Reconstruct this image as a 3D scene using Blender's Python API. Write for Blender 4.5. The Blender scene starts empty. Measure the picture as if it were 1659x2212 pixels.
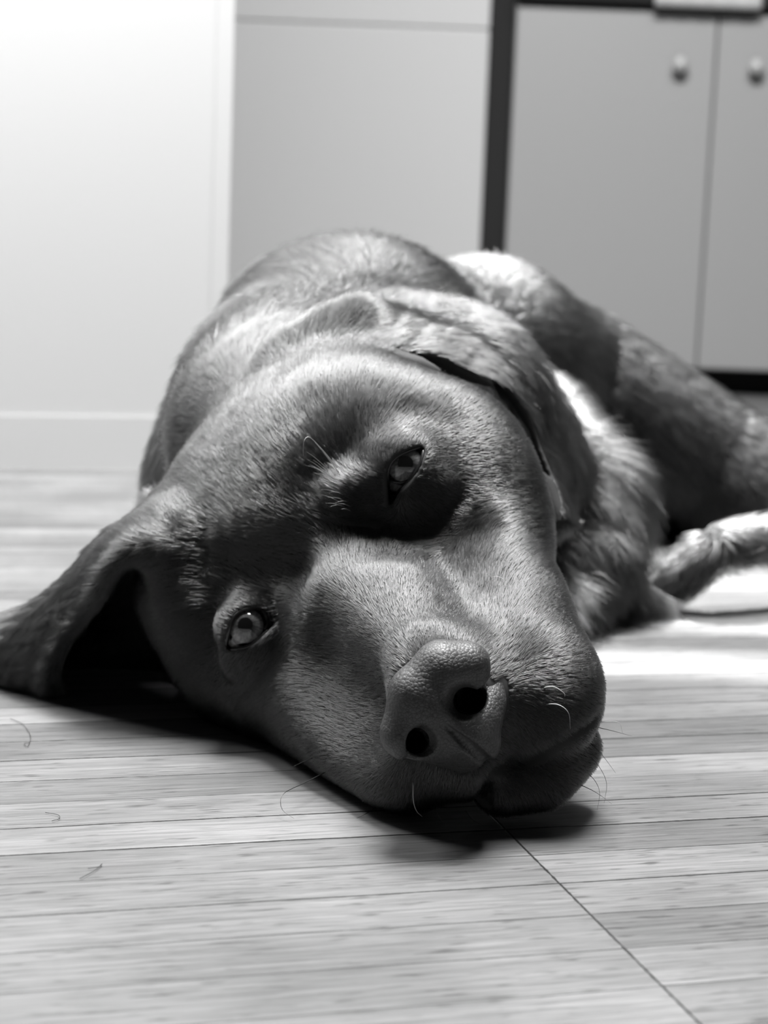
import bpy, math
import numpy as np
from mathutils import Vector, Matrix

C = bpy.context.scene
COL = C.collection
RNG = np.random.default_rng(7)
WITH_FUR = True

# ------------------------------------------------------------------ camera
FW, FH, FPX = 1659.0, 2212.0, 3600.0
CAM_H = 0.19
PITCH = math.radians(8.0)
ROLL = math.radians(2.2)
_f = np.array([0, math.cos(PITCH), -math.sin(PITCH)])
_u0 = np.array([0, math.sin(PITCH), math.cos(PITCH)])
_X = np.array([1.0, 0, 0])
_r = math.cos(ROLL)*_X + math.sin(ROLL)*_u0
_u = -math.sin(ROLL)*_X + math.cos(ROLL)*_u0
CAMP = np.array([0, 0, CAM_H])

def W(px, py, d):
    """photograph position plus distance along the lens axis -> metres in the room"""
    return CAMP + d*(_f + _r*((px-FW/2)/FPX) - _u*((py-FH/2)/FPX))

def floor_at(px, py, z=0.0):
    ray = _f + _r*((px-FW/2)/FPX) - _u*((py-FH/2)/FPX)
    return CAMP + ray*((z-CAM_H)/ray[2])

def project(P):
    q = P - CAMP
    d = q @ _f
    return FW/2 + FPX*(q @ _r)/d, FH/2 - FPX*(q @ _u)/d, d

cam = bpy.data.objects.new('camera', bpy.data.cameras.new('camera'))
COL.objects.link(cam)
m = Matrix(((_r[0], _u[0], -_f[0], 0), (_r[1], _u[1], -_f[1], 0), (_r[2], _u[2], -_f[2], CAM_H), (0, 0, 0, 1)))
cam.matrix_world = m
cam.data.sensor_fit = 'VERTICAL'
cam.data.sensor_height = 36.0
cam.data.lens = 36.0*FPX/FH
cam.data.clip_start = 0.02
cam.data.dof.use_dof = True
cam.data.dof.focus_distance = 0.592
cam.data.dof.aperture_fstop = 12.0
C.camera = cam

# ------------------------------------------------------------------ world, sun, window light, exposure
C.view_settings.view_transform = 'Standard'
C.view_settings.look = 'None'
C.view_settings.gamma = 1.0
C.view_settings.exposure = 0.0
C.view_settings.use_curve_mapping = False

world = bpy.data.worlds.new('room_light'); C.world = world
world.use_nodes = True
world.node_tree.nodes['Background'].inputs[0].default_value = (1, 1, 1, 1)
world.node_tree.nodes['Background'].inputs[1].default_value = 0.04

sun = bpy.data.objects.new('sun', bpy.data.lights.new('sun', 'SUN')); COL.objects.link(sun)
SUN_DIR = Vector((0.06, -1.0, -1.70)).normalized()       # the way the light travels
sun.rotation_euler = SUN_DIR.to_track_quat('-Z', 'Y').to_euler()
sun.data.energy = 16
sun.data.angle = math.radians(.3)

def area(name, loc, target, sx, sy, power):
    l = bpy.data.lights.new(name, 'AREA'); l.shape = 'RECTANGLE'; l.size = sx; l.size_y = sy; l.energy = power
    o = bpy.data.objects.new(name, l); COL.objects.link(o); o.location = loc
    o.rotation_euler = (Vector(target)-Vector(loc)).to_track_quat('-Z', 'Y').to_euler()
    return o
area('window_light_left', (-.66, 1.15, 0.95), (-.46, 1.58, 0.62), 0.3, 0.6, 6)
area('soft_light_above', (.06, 1.08, 2.0), (0, 0.70, 0.05), 0.65, 0.65, 172)  # unseen soft lamp above the dog, not a window
area('window_light_side', (-.90, 1.15, 1.45), (0, 0.70, 0.08), 0.45, 0.45, 25)
area('cabinet_fill', (0.6, 1.5, 1.8), (.5, 3.0, 0.25), 0.8, 0.8, 17)  # unseen lamp added to brighten the cabinets

# ------------------------------------------------------------------ materials
def material(name):
    m = bpy.data.materials.new(name); m.use_nodes = True
    return m, m.node_tree.nodes, m.node_tree.links, m.node_tree.nodes['Principled BSDF']

def plain(name, g, rough=0.5, spec=0.5, noise=0.0, scale=20):
    m, n, l, b = material(name)
    b.inputs['Roughness'].default_value = rough
    b.inputs['Specular IOR Level'].default_value = spec
    b.inputs['Base Color'].default_value = (g, g, g, 1)
    tc = n.new('ShaderNodeTexCoord'); t = n.new('ShaderNodeTexNoise'); t.inputs['Scale'].default_value = scale
    l.new(tc.outputs['Object'], t.inputs['Vector'])
    r = n.new('ShaderNodeMapRange'); r.inputs['To Min'].default_value = g*(1-noise); r.inputs['To Max'].default_value = g*(1+noise)
    l.new(t.outputs['Fac'], r.inputs['Value']); l.new(r.outputs['Result'], b.inputs['Base Color'])
    return m

def tag(o, label=None, cat=None, group=None, kind=None):
    if label: o['label'] = label
    if cat: o['category'] = cat
    if group: o['group'] = group
    if kind: o['kind'] = kind
    return o

def mesh_obj(name, V, F, mat, parent=None, smooth=True):
    me = bpy.data.meshes.new(name)
    me.from_pydata([tuple(map(float, v)) for v in V], [], [tuple(map(int, f)) for f in F])
    if smooth: me.polygons.foreach_set('use_smooth', [True]*len(me.polygons))
    if mat: me.materials.append(mat)
    o = bpy.data.objects.new(name, me); COL.objects.link(o)
    if parent: o.parent = parent
    return o

def box_geo(c, s, rot=0.0, bevel=0.0):
    import bmesh
    bm = bmesh.new(); bmesh.ops.create_cube(bm, size=1)
    bmesh.ops.scale(bm, vec=s, verts=bm.verts)
    if bevel: bmesh.ops.bevel(bm, geom=bm.edges[:], offset=bevel, segments=2, affect='EDGES', profile=.5)
    bmesh.ops.rotate(bm, cent=(0, 0, 0), matrix=Matrix.Rotation(rot, 3, 'Z'), verts=bm.verts)
    bmesh.ops.translate(bm, vec=c, verts=bm.verts)
    V = [v.co[:] for v in bm.verts]; bm.verts.index_update()
    F = [[v.index for v in f.verts] for f in bm.faces]; bm.free()
    return V, F

def box(name, c, s, mat, parent=None, rot=0.0, bevel=0.0):
    V, F = box_geo(c, s, rot, bevel)
    return mesh_obj(name, V, F, mat, parent, smooth=False)

# ------------------------------------------------------------------ floor: narrow oak strips
PLANK_ANG = math.radians(15.2); PLANK_W = 0.02645
fm, n, l, b = material('oak_strips')
geo = n.new('ShaderNodeNewGeometry')
mp = n.new('ShaderNodeMapping'); mp.vector_type = 'TEXTURE'; mp.inputs['Rotation'].default_value = (0, 0, PLANK_ANG)
l.new(geo.outputs['Position'], mp.inputs['Vector'])
sp = n.new('ShaderNodeSeparateXYZ'); l.new(mp.outputs[0], sp.inputs[0])
def M(op, a, b2=None, c=None):
    q = n.new('ShaderNodeMath'); q.operation = op
    for i, v in enumerate((a, b2, c)):
        if v is None: continue
        if isinstance(v, (int, float)): q.inputs[i].default_value = v
        else: l.new(v, q.inputs[i])
    return q.outputs[0]
_nrm = np.array([-math.sin(PLANK_ANG), math.cos(PLANK_ANG)]); _tan = np.array([math.cos(PLANK_ANG), math.sin(PLANK_ANG)])
V0 = float(floor_at(0, 1982)[:2] @ _nrm); U0 = float(floor_at(1205, 1905)[:2] @ _tan)
wob = n.new('ShaderNodeTexNoise'); wob.inputs['Scale'].default_value = 14; l.new(mp.outputs[0], wob.inputs['Vector'])
u = M('DIVIDE', M('SUBTRACT', sp.outputs[0], U0), .37)
v = M('DIVIDE', M('ADD', M('SUBTRACT', sp.outputs[1], V0), M('MULTIPLY', M('SUBTRACT', wob.outputs['Fac'], .5), .0022)), PLANK_W)
iu, iv = M('FLOOR', u), M('FLOOR', v)
cell = n.new('ShaderNodeCombineXYZ'); l.new(iu, cell.inputs[0]); l.new(iv, cell.inputs[1])
wn = n.new('ShaderNodeTexWhiteNoise'); wn.noise_dimensions = '2D'; l.new(cell.outputs[0], wn.inputs['Vector'])
wn2 = n.new('ShaderNodeTexWhiteNoise'); wn2.noise_dimensions = '1D'; l.new(M('ROUND', v), wn2.inputs['W'])
fu, fv = M('FRACT', u), M('FRACT', v)
ev = M('MULTIPLY', M('MINIMUM', fv, M('SUBTRACT', 1.0, fv)), PLANK_W)
eu = M('MULTIPLY', M('MINIMUM', fu, M('SUBTRACT', 1.0, fu)), .37)
fray = n.new('ShaderNodeTexNoise'); fray.inputs['Scale'].default_value = 260; l.new(mp.outputs[0], fray.inputs['Vector'])
gw = M('MULTIPLY', M('ADD', .00016, M('MULTIPLY', wn2.outputs['Value'], .00050)), M('ADD', .35, M('MULTIPLY', fray.outputs['Fac'], 1.3)))
def soft(e, w):
    q = n.new('ShaderNodeMapRange'); q.interpolation_type = 'SMOOTHSTEP'; l.new(e, q.inputs['Value'])
    l.new(M('MULTIPLY', w, .5), q.inputs['From Min']); l.new(M('MULTIPLY', w, 1.6), q.inputs['From Max']); return q.outputs[0]
gap = M('MINIMUM', soft(ev, gw), soft(eu, M('MULTIPLY', fray.outputs['Fac'], .0007)))
# grain: long streaks shifted from strip to strip
gv = n.new('ShaderNodeCombineXYZ')
l.new(M('MULTIPLY', sp.outputs[0], 22.0), gv.inputs[0]); l.new(M('MULTIPLY', sp.outputs[1], 620.0), gv.inputs[1])
l.new(M('MULTIPLY', wn.outputs['Value'], 60.0), gv.inputs[2])
g1 = n.new('ShaderNodeTexNoise'); g1.inputs['Scale'].default_value = 1.0; g1.inputs['Detail'].default_value = 5; g1.inputs['Roughness'].default_value = .65
g1.inputs['Distortion'].default_value = .6; l.new(gv.outputs[0], g1.inputs['Vector'])
gv2 = n.new('ShaderNodeCombineXYZ')
l.new(M('MULTIPLY', sp.outputs[0], 60.0), gv2.inputs[0]); l.new(M('MULTIPLY', sp.outputs[1], 1500.0), gv2.inputs[1]); l.new(M('MULTIPLY', wn.outputs['Value'], 31.0), gv2.inputs[2])
g2 = n.new('ShaderNodeTexNoise'); g2.inputs['Detail'].default_value = 3; l.new(gv2.outputs[0], g2.inputs['Vector']); g2.inputs['Scale'].default_value = 1
pores = n.new('ShaderNodeMapRange'); l.new(g2.outputs['Fac'], pores.inputs['Value'])
pores.inputs['From Min'].default_value = .26; pores.inputs['From Max'].default_value = .42; pores.inputs['To Min'].default_value = .62
cl = n.new('ShaderNodeTexNoise'); cl.inputs['Scale'].default_value = 13; cl.inputs['Detail'].default_value = 3; l.new(geo.outputs['Position'], cl.inputs['Vector'])
def remap(v, a0, a1, b0, b1):
    q = n.new('ShaderNodeMapRange'); l.new(v, q.inputs['Value'])
    for k, x in (('From Min', a0), ('From Max', a1), ('To Min', b0), ('To Max', b1)): q.inputs[k].default_value = x
    return q.outputs[0]
gv3 = n.new('ShaderNodeCombineXYZ')
l.new(M('MULTIPLY', sp.outputs[0], 75.0), gv3.inputs[0]); l.new(M('MULTIPLY', sp.outputs[1], 520.0), gv3.inputs[1]); l.new(M('MULTIPLY', wn.outputs['Value'], 47.0), gv3.inputs[2])
g3 = n.new('ShaderNodeTexNoise'); g3.inputs['Scale'].default_value = 1; g3.inputs['Detail'].default_value = 2; l.new(gv3.outputs[0], g3.inputs['Vector'])
flecks = remap(g3.outputs['Fac'], .26, .40, .45, 1.0)
tone = M('ADD', .086, M('MULTIPLY', wn.outputs['Value'], .060))
tone = M('MULTIPLY', tone, remap(g1.outputs['Fac'], .30, .70, .62, 1.30))
tone = M('MULTIPLY', tone, remap(cl.outputs['Fac'], .35, .65, .82, 1.12))
tone = M('MULTIPLY', tone, M('MULTIPLY', pores.outputs[0], flecks))
tone = M('MULTIPLY', tone, M('ADD', .03, M('MULTIPLY', gap, .97)))
cc = n.new('ShaderNodeCombineColor')
for i in range(3): l.new(tone, cc.inputs[i])
l.new(cc.outputs[0], b.inputs['Base Color'])
b.inputs['Specular IOR Level'].default_value = .25
l.new(M('ADD', .38, M('MULTIPLY', g1.outputs['Fac'], .22)), b.inputs['Roughness'])
bp = n.new('ShaderNodeBump'); bp.inputs['Distance'].default_value = .0006; bp.inputs['Strength'].default_value = .5
l.new(M('ADD', gap, M('MULTIPLY', g2.outputs['Fac'], .25)), bp.inputs['Height']); l.new(bp.outputs[0], b.inputs['Normal'])
V, F = box_geo((0.5, 1.8, -.02), (5.0, 4.6, .04))
tag(mesh_obj('floor', V, F, fm, smooth=False), kind='structure')

# ------------------------------------------------------------------ walls and kitchen behind
white = plain('white_paint', .40, .55, .4, .02, 3)
gloss = plain('white_lacquer', .42, .35, .5, .02, 2)
grey_l = plain('grey_lacquer', .27, .40, .5, .03, 2)
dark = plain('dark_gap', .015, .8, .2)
metal = plain('satin_metal', .34, .35, .6)
def wpt(px, py, d): return W(px, py, d)
# the left wall stands on the floor along the line seen at its foot
a = floor_at(-900, 1010); b_ = floor_at(330, 1013)
dv = (b_-a)[:2]; LW_ANG = math.atan2(dv[1], dv[0])
edge = W(497, 500, 1.60)
_t = np.array([math.cos(LW_ANG), math.sin(LW_ANG), 0]); _n = np.array([-math.sin(LW_ANG), math.cos(LW_ANG), 0])
e0 = np.array([edge[0], a[1]+(edge[0]-a[0])*math.tan(LW_ANG), 0])
def on_left(u, w, z): return tuple(e0+_t*u+_n*w+np.array([0, 0, z]))
tag(box('wall_left', on_left(-.9, .06, 1.1), (1.8, .12, 2.2), white, rot=LW_ANG), kind='structure')
tag(box('trim_1', on_left(-.008, -.0008, 1.1), (.016, .0016, 2.2), white, rot=LW_ANG), kind='structure')
tag(box('baseboard_left', on_left(-.917, -.001, .025), (1.80, .002, .05), white, rot=LW_ANG), kind='structure')

DB = 3.0
def bx(name, x0, x1, y0, y1, z0, z1, mat, parent=None, bevel=0.0):
    o = box(name, ((x0+x1)/2, (y0+y1)/2, (z0+z1)/2), (x1-x0, y1-y0, z1-z0), mat, None, bevel=bevel)
    if parent: o.parent = parent
    return o
yb = W(1300, 400, DB)[1]
xg0, xg1 = W(1047, 300, DB)[0], W(1098, 300, DB)[0]
seam = W(1530, 400, DB)[0]
ztop = W(1300, 18, DB)[2]; zbot = W(1600, 803, DB)[2]
# white tall unit left of the gap
fr = bpy.data.objects.new('tall_cabinet', None); COL.objects.link(fr); fr.location = ((xg0-.30), yb, 0)
tag(fr, 'tall white cabinet standing left of the dark gap behind the dog', 'cabinet')
def under(o, p):
    o.parent = p; o.matrix_parent_inverse = Matrix.Translation(-Vector(p.location)); return o
under(bx('body', xg0-.62, xg0-.002, yb+.022, yb+.50, .0, 1.15, gloss, bevel=.002), fr)
zd = W(800, 60, DB)[2]
under(bx('door', xg0-.62, xg0, yb, yb+.02, .05, zd-.0008, gloss, bevel=.003), fr)
under(bx('door', xg0-.62, xg0, yb, yb+.02, zd+.0008, 1.15, gloss, bevel=.003), fr)
tag(bx('gap_shade', xg0, xg1+.003, yb+.03, yb+.05, 0, 1.1, dark), 'dark vertical strip painted as the shade in the gap between the tall white cabinet and the grey one', 'shade_strip')  # near-black strip stands in for the shade inside the open gap
# base cupboard with two doors, right of the gap
cb = bpy.data.objects.new('base_cabinet', None); COL.objects.link(cb); cb.location = (seam, yb, 0)
tag(cb, 'grey two-door kitchen base cabinet with small knobs at the right behind the dog', 'cabinet')
under(bx('body', xg1+.004, seam+.42, yb+.022, yb+.50, zbot, ztop, grey_l), cb)
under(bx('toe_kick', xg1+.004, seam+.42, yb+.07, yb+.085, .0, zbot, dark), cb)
for x0, x1, kx in ((xg1+.004, seam-.0012, W(1460, 147, DB)), (seam+.0012, seam+.40, W(1622, 152, DB))):
    dr = under(bx('door', x0, x1, yb, yb+.02, zbot, ztop-.006, grey_l, bevel=.004), cb)
    V, F = [], []
    prof = [(0, .006), (.010, .006), (.013, .013), (.020, .015), (.026, .012), (.028, .0)]
    for dy, r in prof:
        for j in range(24):
            q = 2*math.pi*j/24; V.append((kx[0]+r*math.cos(q), yb-dy, kx[2]+r*math.sin(q)))
    for i in range(len(prof)-1):
        for j in range(24): F.append((i*24+j, i*24+(j+1) % 24, (i+1)*24+(j+1) % 24, (i+1)*24+j))
    kn = mesh_obj('knob', V, F, metal); kn.parent = dr; kn.matrix_parent_inverse = dr.matrix_world.inverted()
tag(bx('worktop', xg1+.004, seam+.45, yb-.02, yb+.50, ztop+.001, ztop+.035, dark, bevel=.003), 'dark kitchen worktop lying on the grey two-door cabinet', 'worktop')
tw0, tw1 = W(1405, 10, DB-.02)[0], W(1632, 10, DB-.02)[0]
# cloth folded over the front edge of the worktop
prof = [(yb+.20, ztop+.0375), (yb-.018, ztop+.0375), (yb-.024, ztop+.034), (yb-.0255, ztop+.01), (yb-.026, ztop-.004)]
V, F = [], []
NX = 24
for off in (0, .003):
    for (yy, zz) in prof:
        for i in range(NX+1):
            x = tw0+(tw1-tw0)*i/NX; wv = .0012*math.sin(i*1.3)
            V.append((x, yy-(off if zz < ztop+.035 else 0)-wv*(zz < ztop+.02), zz+(off if yy > yb-.02 else 0)))
K = (NX+1); Lr = len(prof)*K
for r_ in range(len(prof)-1):
    for i in range(NX):
        q = r_*K+i
        F.append((q, q+1, q+K+1, q+K)); F.append((Lr+q, Lr+q+K, Lr+q+K+1, Lr+q+1))
bnd = [i for i in range(K)]+[r*K+NX for r in range(1, len(prof))]+[(len(prof)-1)*K+i for i in range(NX-1, -1, -1)]+[r*K for r in range(len(prof)-2, 0, -1)]
for i in range(len(bnd)):
    p, q = bnd[i], bnd[(i+1) % len(bnd)]; F.append((q, p, p+Lr, q+Lr))
tag(mesh_obj('tea_towel', V, F, white), 'pale cloth hanging over the front edge of the dark worktop', 'towel')
YW = yb+.58                      # the back wall; its unseen high opening is sized to shape the sun patch
def sun_z(y): return (YW-y)*1.70
zt, zb = sun_z(.785), sun_z(1.75)
for nm_, x0, x1, z0, z1 in (('wall_back', -1.5, 2.7, 0, zb), ('wall_back', -1.5, 2.7, zt, 6.8), ('wall_back', -1.5, -.12, zb, zt), ('wall_back', 1.4, 2.7, zb, zt)):
    tag(bx(nm_, x0, x1, YW, YW+.02, z0, z1, white), kind='structure')
tag(bx('sun_bar', -.12, 1.4, YW+.003, YW+.015, sun_z(.906), sun_z(.862), white), kind='structure')  # unseen bar added to split the sun patch into stripes

# ------------------------------------------------------------------ signed distance tools (metres)
def vec(p): return np.asarray(p, np.float32)
def smin(a, b, k):
    h = np.clip(0.5+0.5*(b-a)/k, 0, 1)
    return b*(1-h)+a*h-k*h*(1-h)
def smax(a, b, k): return -smin(-a, -b, k)
def s_ball(P, c, r): return np.linalg.norm(P-vec(c), axis=1)-r
def s_ell(P, c, r, R=None):
    q = P-vec(c)
    if R is not None: q = q @ vec(R).T
    r = vec(r)
    k0 = np.linalg.norm(q/r, axis=1); k1 = np.linalg.norm(q/(r*r), axis=1)
    return np.where(k1 > 1e-9, k0*(k0-1)/np.maximum(k1, 1e-9), -r.min())
def s_cone(P, a, b, ra, rb):
    a = vec(a); ab = vec(b)-a
    t = np.clip(((P-a) @ ab)/float(ab @ ab), 0, 1)
    return np.linalg.norm(P-a-t[:, None]*ab, axis=1)-(ra+(rb-ra)*t)
def s_chain(P, pts, k=None):
    """pts: list of (point, radius); a tapering limb"""
    d = None
    for (a, ra), (b, rb) in zip(pts[:-1], pts[1:]):
        e = s_cone(P, a, b, ra, rb)
        d = e if d is None else (np.minimum(d, e) if not k else smin(d, e, k))
    return d
def s_spline(P, pts):
    """smoothly bent and tapering limb through three (point, radius) stations"""
    (a, ra), (m, rm), (b, rb) = [(vec(p), r) for p, r in pts]
    ab = b-a; L2 = float(ab @ ab); tm = float((m-a) @ ab)/L2
    t = np.clip(((P-a) @ ab)/L2, 0, 1)
    w0 = (t-tm)*(t-1)/tm; w1 = t*(t-1)/(tm*(tm-1)); w2 = t*(t-tm)/(1-tm)
    c = w0[:, None]*a+w1[:, None]*m+w2[:, None]*b
    return np.linalg.norm(P-c, axis=1)-(w0*ra+w1*rm+w2*rb)
def near(P, lo, hi, pad):
    return ((P > vec(lo)-pad) & (P < vec(hi)+pad)).all(1)

def s_sheet(P, rows, r, pad=0.03):
    """a skin flap: rows is a grid of points, thickness radius r"""
    G = np.array(rows, np.float32)
    out = np.full(len(P), 1.0, np.float32)
    msk = near(P, G.reshape(-1, 3).min(0), G.reshape(-1, 3).max(0), pad)
    Q = P[msk]
    if len(Q) == 0: return out
    best = np.full(len(Q), 9.0, np.float32)
    tris = []
    for i in range(G.shape[0]-1):
        for j in range(G.shape[1]-1):
            a, b, c, d = G[i, j], G[i, j+1], G[i+1, j+1], G[i+1, j]
            tris += [(a, b, c), (a, c, d)]
    for a, b, c in tris:
        lo = np.minimum(np.minimum(a, b), c)-0.03; hi = np.maximum(np.maximum(a, b), c)+0.03
        mm = np.nonzero(((Q > lo) & (Q < hi)).all(1))[0]
        if len(mm) == 0: continue
        q = Q[mm]
        n = np.cross(b-a, c-a); nn = n/np.linalg.norm(n)
        def edge(p, u, v):
            e = v-u; t = np.clip(((p-u) @ e)/float(e @ e), 0, 1)
            return ((p-u-t[:, None]*e)**2).sum(1)
        d2 = np.minimum(np.minimum(edge(q, a, b), edge(q, b, c)), edge(q, c, a))
        inside = (((q-a) @ np.cross(nn, b-a) >= 0) & ((q-b) @ np.cross(nn, c-b) >= 0) & ((q-c) @ np.cross(nn, a-c) >= 0))
        pl = ((q-a) @ nn)**2
        best[mm] = np.minimum(best[mm], np.sqrt(np.where(inside, pl, d2)))
    out[msk] = best-r
    return out

def resample(pts, n):
    """Catmull-Rom through 3D points, n samples"""
    P = np.array(pts, float); k = len(P)
    P2 = np.vstack([2*P[0]-P[1], P, 2*P[-1]-P[-2]])
    out = []
    for s in np.linspace(0, k-1, n):
        i = min(int(s), k-2); t = s-i
        a, b, c, d = P2[i], P2[i+1], P2[i+2], P2[i+3]
        out.append(0.5*((2*b)+(-a+c)*t+(2*a-5*b+4*c-d)*t*t+(-a+3*b-3*c+d)*t**3))
    return np.array(out)

def surface_nets(fn, xs, ys, zs, wide):
    """zero surface of fn on a rectilinear grid, fn evaluated densely only near the surface"""
    step = 4
    def coarse(a): return a[::step] if (len(a)-1) % step == 0 else np.append(a[::step], a[-1])
    cx, cy, cz = coarse(xs), coarse(ys), coarse(zs)
    g = np.stack(np.meshgrid(cx, cy, cz, indexing='ij'), -1).reshape(-1, 3).astype(np.float32)
    fc = np.concatenate([fn(g[i:i+400000]) for i in range(0, len(g), 400000)]).reshape(len(cx), len(cy), len(cz))
    ix = np.minimum((np.arange(len(xs))+step//2)//step, len(cx)-1)
    iy = np.minimum((np.arange(len(ys))+step//2)//step, len(cy)-1)
    iz = np.minimum((np.arange(len(zs))+step//2)//step, len(cz)-1)
    f = fc[np.ix_(ix, iy, iz)].astype(np.float32)
    hx = np.gradient(xs)*step; hy = np.gradient(ys)*step; hz = np.gradient(zs)*step
    w = np.maximum(np.maximum(hx[:, None, None], hy[None, :, None]), hz[None, None, :])*1.15+wide
    act = np.abs(f) < w
    idx = np.nonzero(act.ravel())[0]
    ny, nz = len(ys), len(zs)
    ff = f.ravel()
    for i in range(0, len(idx), 600000):
        k = idx[i:i+600000]
        a, rem = np.divmod(k, ny*nz); b, c = np.divmod(rem, nz)
        ff[k] = fn(np.stack([xs[a], ys[b], zs[c]], 1).astype(np.float32))
    f = ff.reshape(f.shape); del act, idx
    s = f < 0
    cnt = np.zeros((len(xs)-1, ny-1, nz-1), np.uint8)
    for dx in (0, 1):
        for dy in (0, 1):
            for dz in (0, 1):
                cnt += s[dx:dx+len(xs)-1, dy:dy+ny-1, dz:dz+nz-1]
    ci, cj, ck = np.nonzero((cnt > 0) & (cnt < 8)); del cnt
    vid = np.full((len(xs)-1, ny-1, nz-1), -1, np.int32); vid[ci, cj, ck] = np.arange(len(ci))
    acc = np.zeros((len(ci), 3)); num = np.zeros(len(ci))
    co = [(x, y, z) for x in (0, 1) for y in (0, 1) for z in (0, 1)]
    for p in co:
        for ax in range(3):
            if p[ax]: continue
            q = list(p); q[ax] = 1
            fa = f[ci+p[0], cj+p[1], ck+p[2]]; fb = f[ci+q[0], cj+q[1], ck+q[2]]
            mk = (fa < 0) != (fb < 0)
            t = np.where(mk, fa/np.where(mk, fa-fb, 1), 0)
            A = np.stack([xs[ci+p[0]], ys[cj+p[1]], zs[ck+p[2]]], 1); B = np.stack([xs[ci+q[0]], ys[cj+q[1]], zs[ck+q[2]]], 1)
            acc += np.where(mk[:, None], A+(B-A)*t[:, None], 0); num += mk
    V = acc/num[:, None]
    F = []
    for ax in range(3):
        o1, o2 = (ax+1) % 3, (ax+2) % 3
        sl = [slice(None)]*3; sr = [slice(None)]*3
        sl[ax] = slice(0, -1); sr[ax] = slice(1, None)
        for o in (o1, o2): sl[o] = slice(1, -1); sr[o] = slice(1, -1)
        A = s[tuple(sl)]; B = s[tuple(sr)]
        e = np.array(np.nonzero(A != B)).T
        flip = A[tuple(e.T)]
        e[:, o1] += 1; e[:, o2] += 1
        def g(d1, d2):
            q = e.copy(); q[:, o1] += d1; q[:, o2] += d2
            return vid[q[:, 0], q[:, 1], q[:, 2]]
        quad = np.stack([g(-1, -1), g(0, -1), g(0, 0), g(-1, 0)], 1)
        quad[~flip] = quad[~flip][:, ::-1]
        F.append(quad)
    F = np.vstack(F)
    return V, F

def grad(fn, P, h=4e-4):
    P = P.astype(np.float32)
    g = np.stack([fn(P+vec(e)*h)-fn(P-vec(e)*h) for e in np.eye(3)], 1)/(2*h)
    return g/np.maximum(np.linalg.norm(g, axis=1, keepdims=True), 1e-6)

def net_object(name, fn, xs, ys, zs, mat, parent=None, wide=0.0, relax=2):
    V, F = surface_nets(fn, xs, ys, zs, wide)
    # relax each vertex towards its neighbours, then pull back to the surface
    e = np.vstack([F[:, [0, 1]], F[:, [1, 2]], F[:, [2, 3]], F[:, [3, 0]]])
    deg = np.bincount(e.ravel(), minlength=len(V)).astype(float)
    for _ in range(relax):
        s = np.zeros_like(V)
        for k in range(3):
            s[:, k] = np.bincount(e[:, 0], V[e[:, 1], k], len(V))+np.bincount(e[:, 1], V[e[:, 0], k], len(V))
        V = 0.4*V+0.6*s/deg[:, None]
    # keep the one connected body
    lab = np.arange(len(V))
    while True:
        new = lab.copy()
        np.minimum.at(new, e[:, 0], lab[e[:, 1]]); np.minimum.at(new, e[:, 1], lab[e[:, 0]])
        new = new[new]
        if (new == lab).all(): break
        lab = new
    big = np.bincount(lab).argmax()
    keep = lab == big
    print(name, 'kept', int(keep.sum()), 'of', len(V), [(int(i), V[lab == i].mean(0)) for i in np.unique(lab[~keep])[:6]])
    remap_ = np.cumsum(keep)-1
    F = remap_[F[keep[F[:, 0]]]]; V = V[keep]
    me = bpy.data.meshes.new(name)
    me.vertices.add(len(V)); me.vertices.foreach_set('co', V.astype(np.float32).ravel())
    me.loops.add(F.size); me.loops.foreach_set('vertex_index', F.astype(np.int32).ravel())
    me.polygons.add(len(F)); me.polygons.foreach_set('loop_start', np.arange(0, F.size, 4, dtype=np.int32))
    me.update(calc_edges=True); me.validate()
    me.polygons.foreach_set('use_smooth', np.ones(len(me.polygons), bool))
    me.materials.append(mat)
    o = bpy.data.objects.new(name, me); COL.objects.link(o)
    if parent: o.parent = parent
    return o, V, F

# ------------------------------------------------------------------ the dog's anatomy
EYE_L = W(872, 1008, 0.6525); EYE_R = W(536, 1357, 0.6700)      # eyeball centres
NOSE = W(940, 1480, 0.548)
hx = EYE_L-EYE_R; hx /= np.linalg.norm(hx)
hz = NOSE-(EYE_L+EYE_R)/2; hz -= hx*(hz @ hx); hz /= np.linalg.norm(hz)
hy = np.cross(hz, hx)
HEAD = np.array([hx, hy, hz])          # dog's left, up over the skull, towards the nose
EYE_RAD = 0.0108

def dirmm(x, y, z): return (hx*x+hy*y+hz*z)/1000.0

LID_L = [(845, 1098), (838, 1060), (837, 1025), (843, 1003), (858, 986), (880, 974), (905, 966), (914, 968), (912, 990), (904, 1012), (888, 1036), (872, 1052), (858, 1070)]
LID_R = [(604, 1333), (578, 1317), (548, 1313), (520, 1320), (503, 1338), (495, 1362), (489, 1400), (512, 1402), (536, 1397), (556, 1384), (574, 1366), (588, 1354)]

def smooth_loop(P, n=64):
    P = np.array(P, float); k = len(P); out = []
    for s in np.linspace(0, k, n, endpoint=False):
        i = int(s); t = s-i
        a, b, c, d = P[(i-1) % k], P[i % k], P[(i+1) % k], P[(i+2) % k]
        out.append(0.5*((2*b)+(-a+c)*t+(2*a-5*b+4*c-d)*t*t+(-a+3*b-3*c+d)*t**3))
    return np.array(out)

def poly_sd(x, y, poly):
    d = np.full(len(x), 1e9); inside = np.zeros(len(x), bool)
    n = len(poly)
    for i in range(n):
        ax, ay = poly[i]; bx, by = poly[(i+1) % n]
        ex, ey = bx-ax, by-ay
        t = np.clip(((x-ax)*ex+(y-ay)*ey)/(ex*ex+ey*ey+1e-9), 0, 1)
        d = np.minimum(d, (x-ax-t*ex)**2+(y-ay-t*ey)**2)
        c = ((ay > y) != (by > y)) & (x < (bx-ax)*(y-ay)/(by-ay+1e-12)+ax)
        inside ^= c
    d = np.sqrt(d)
    return np.where(inside, -d, d)

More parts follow.
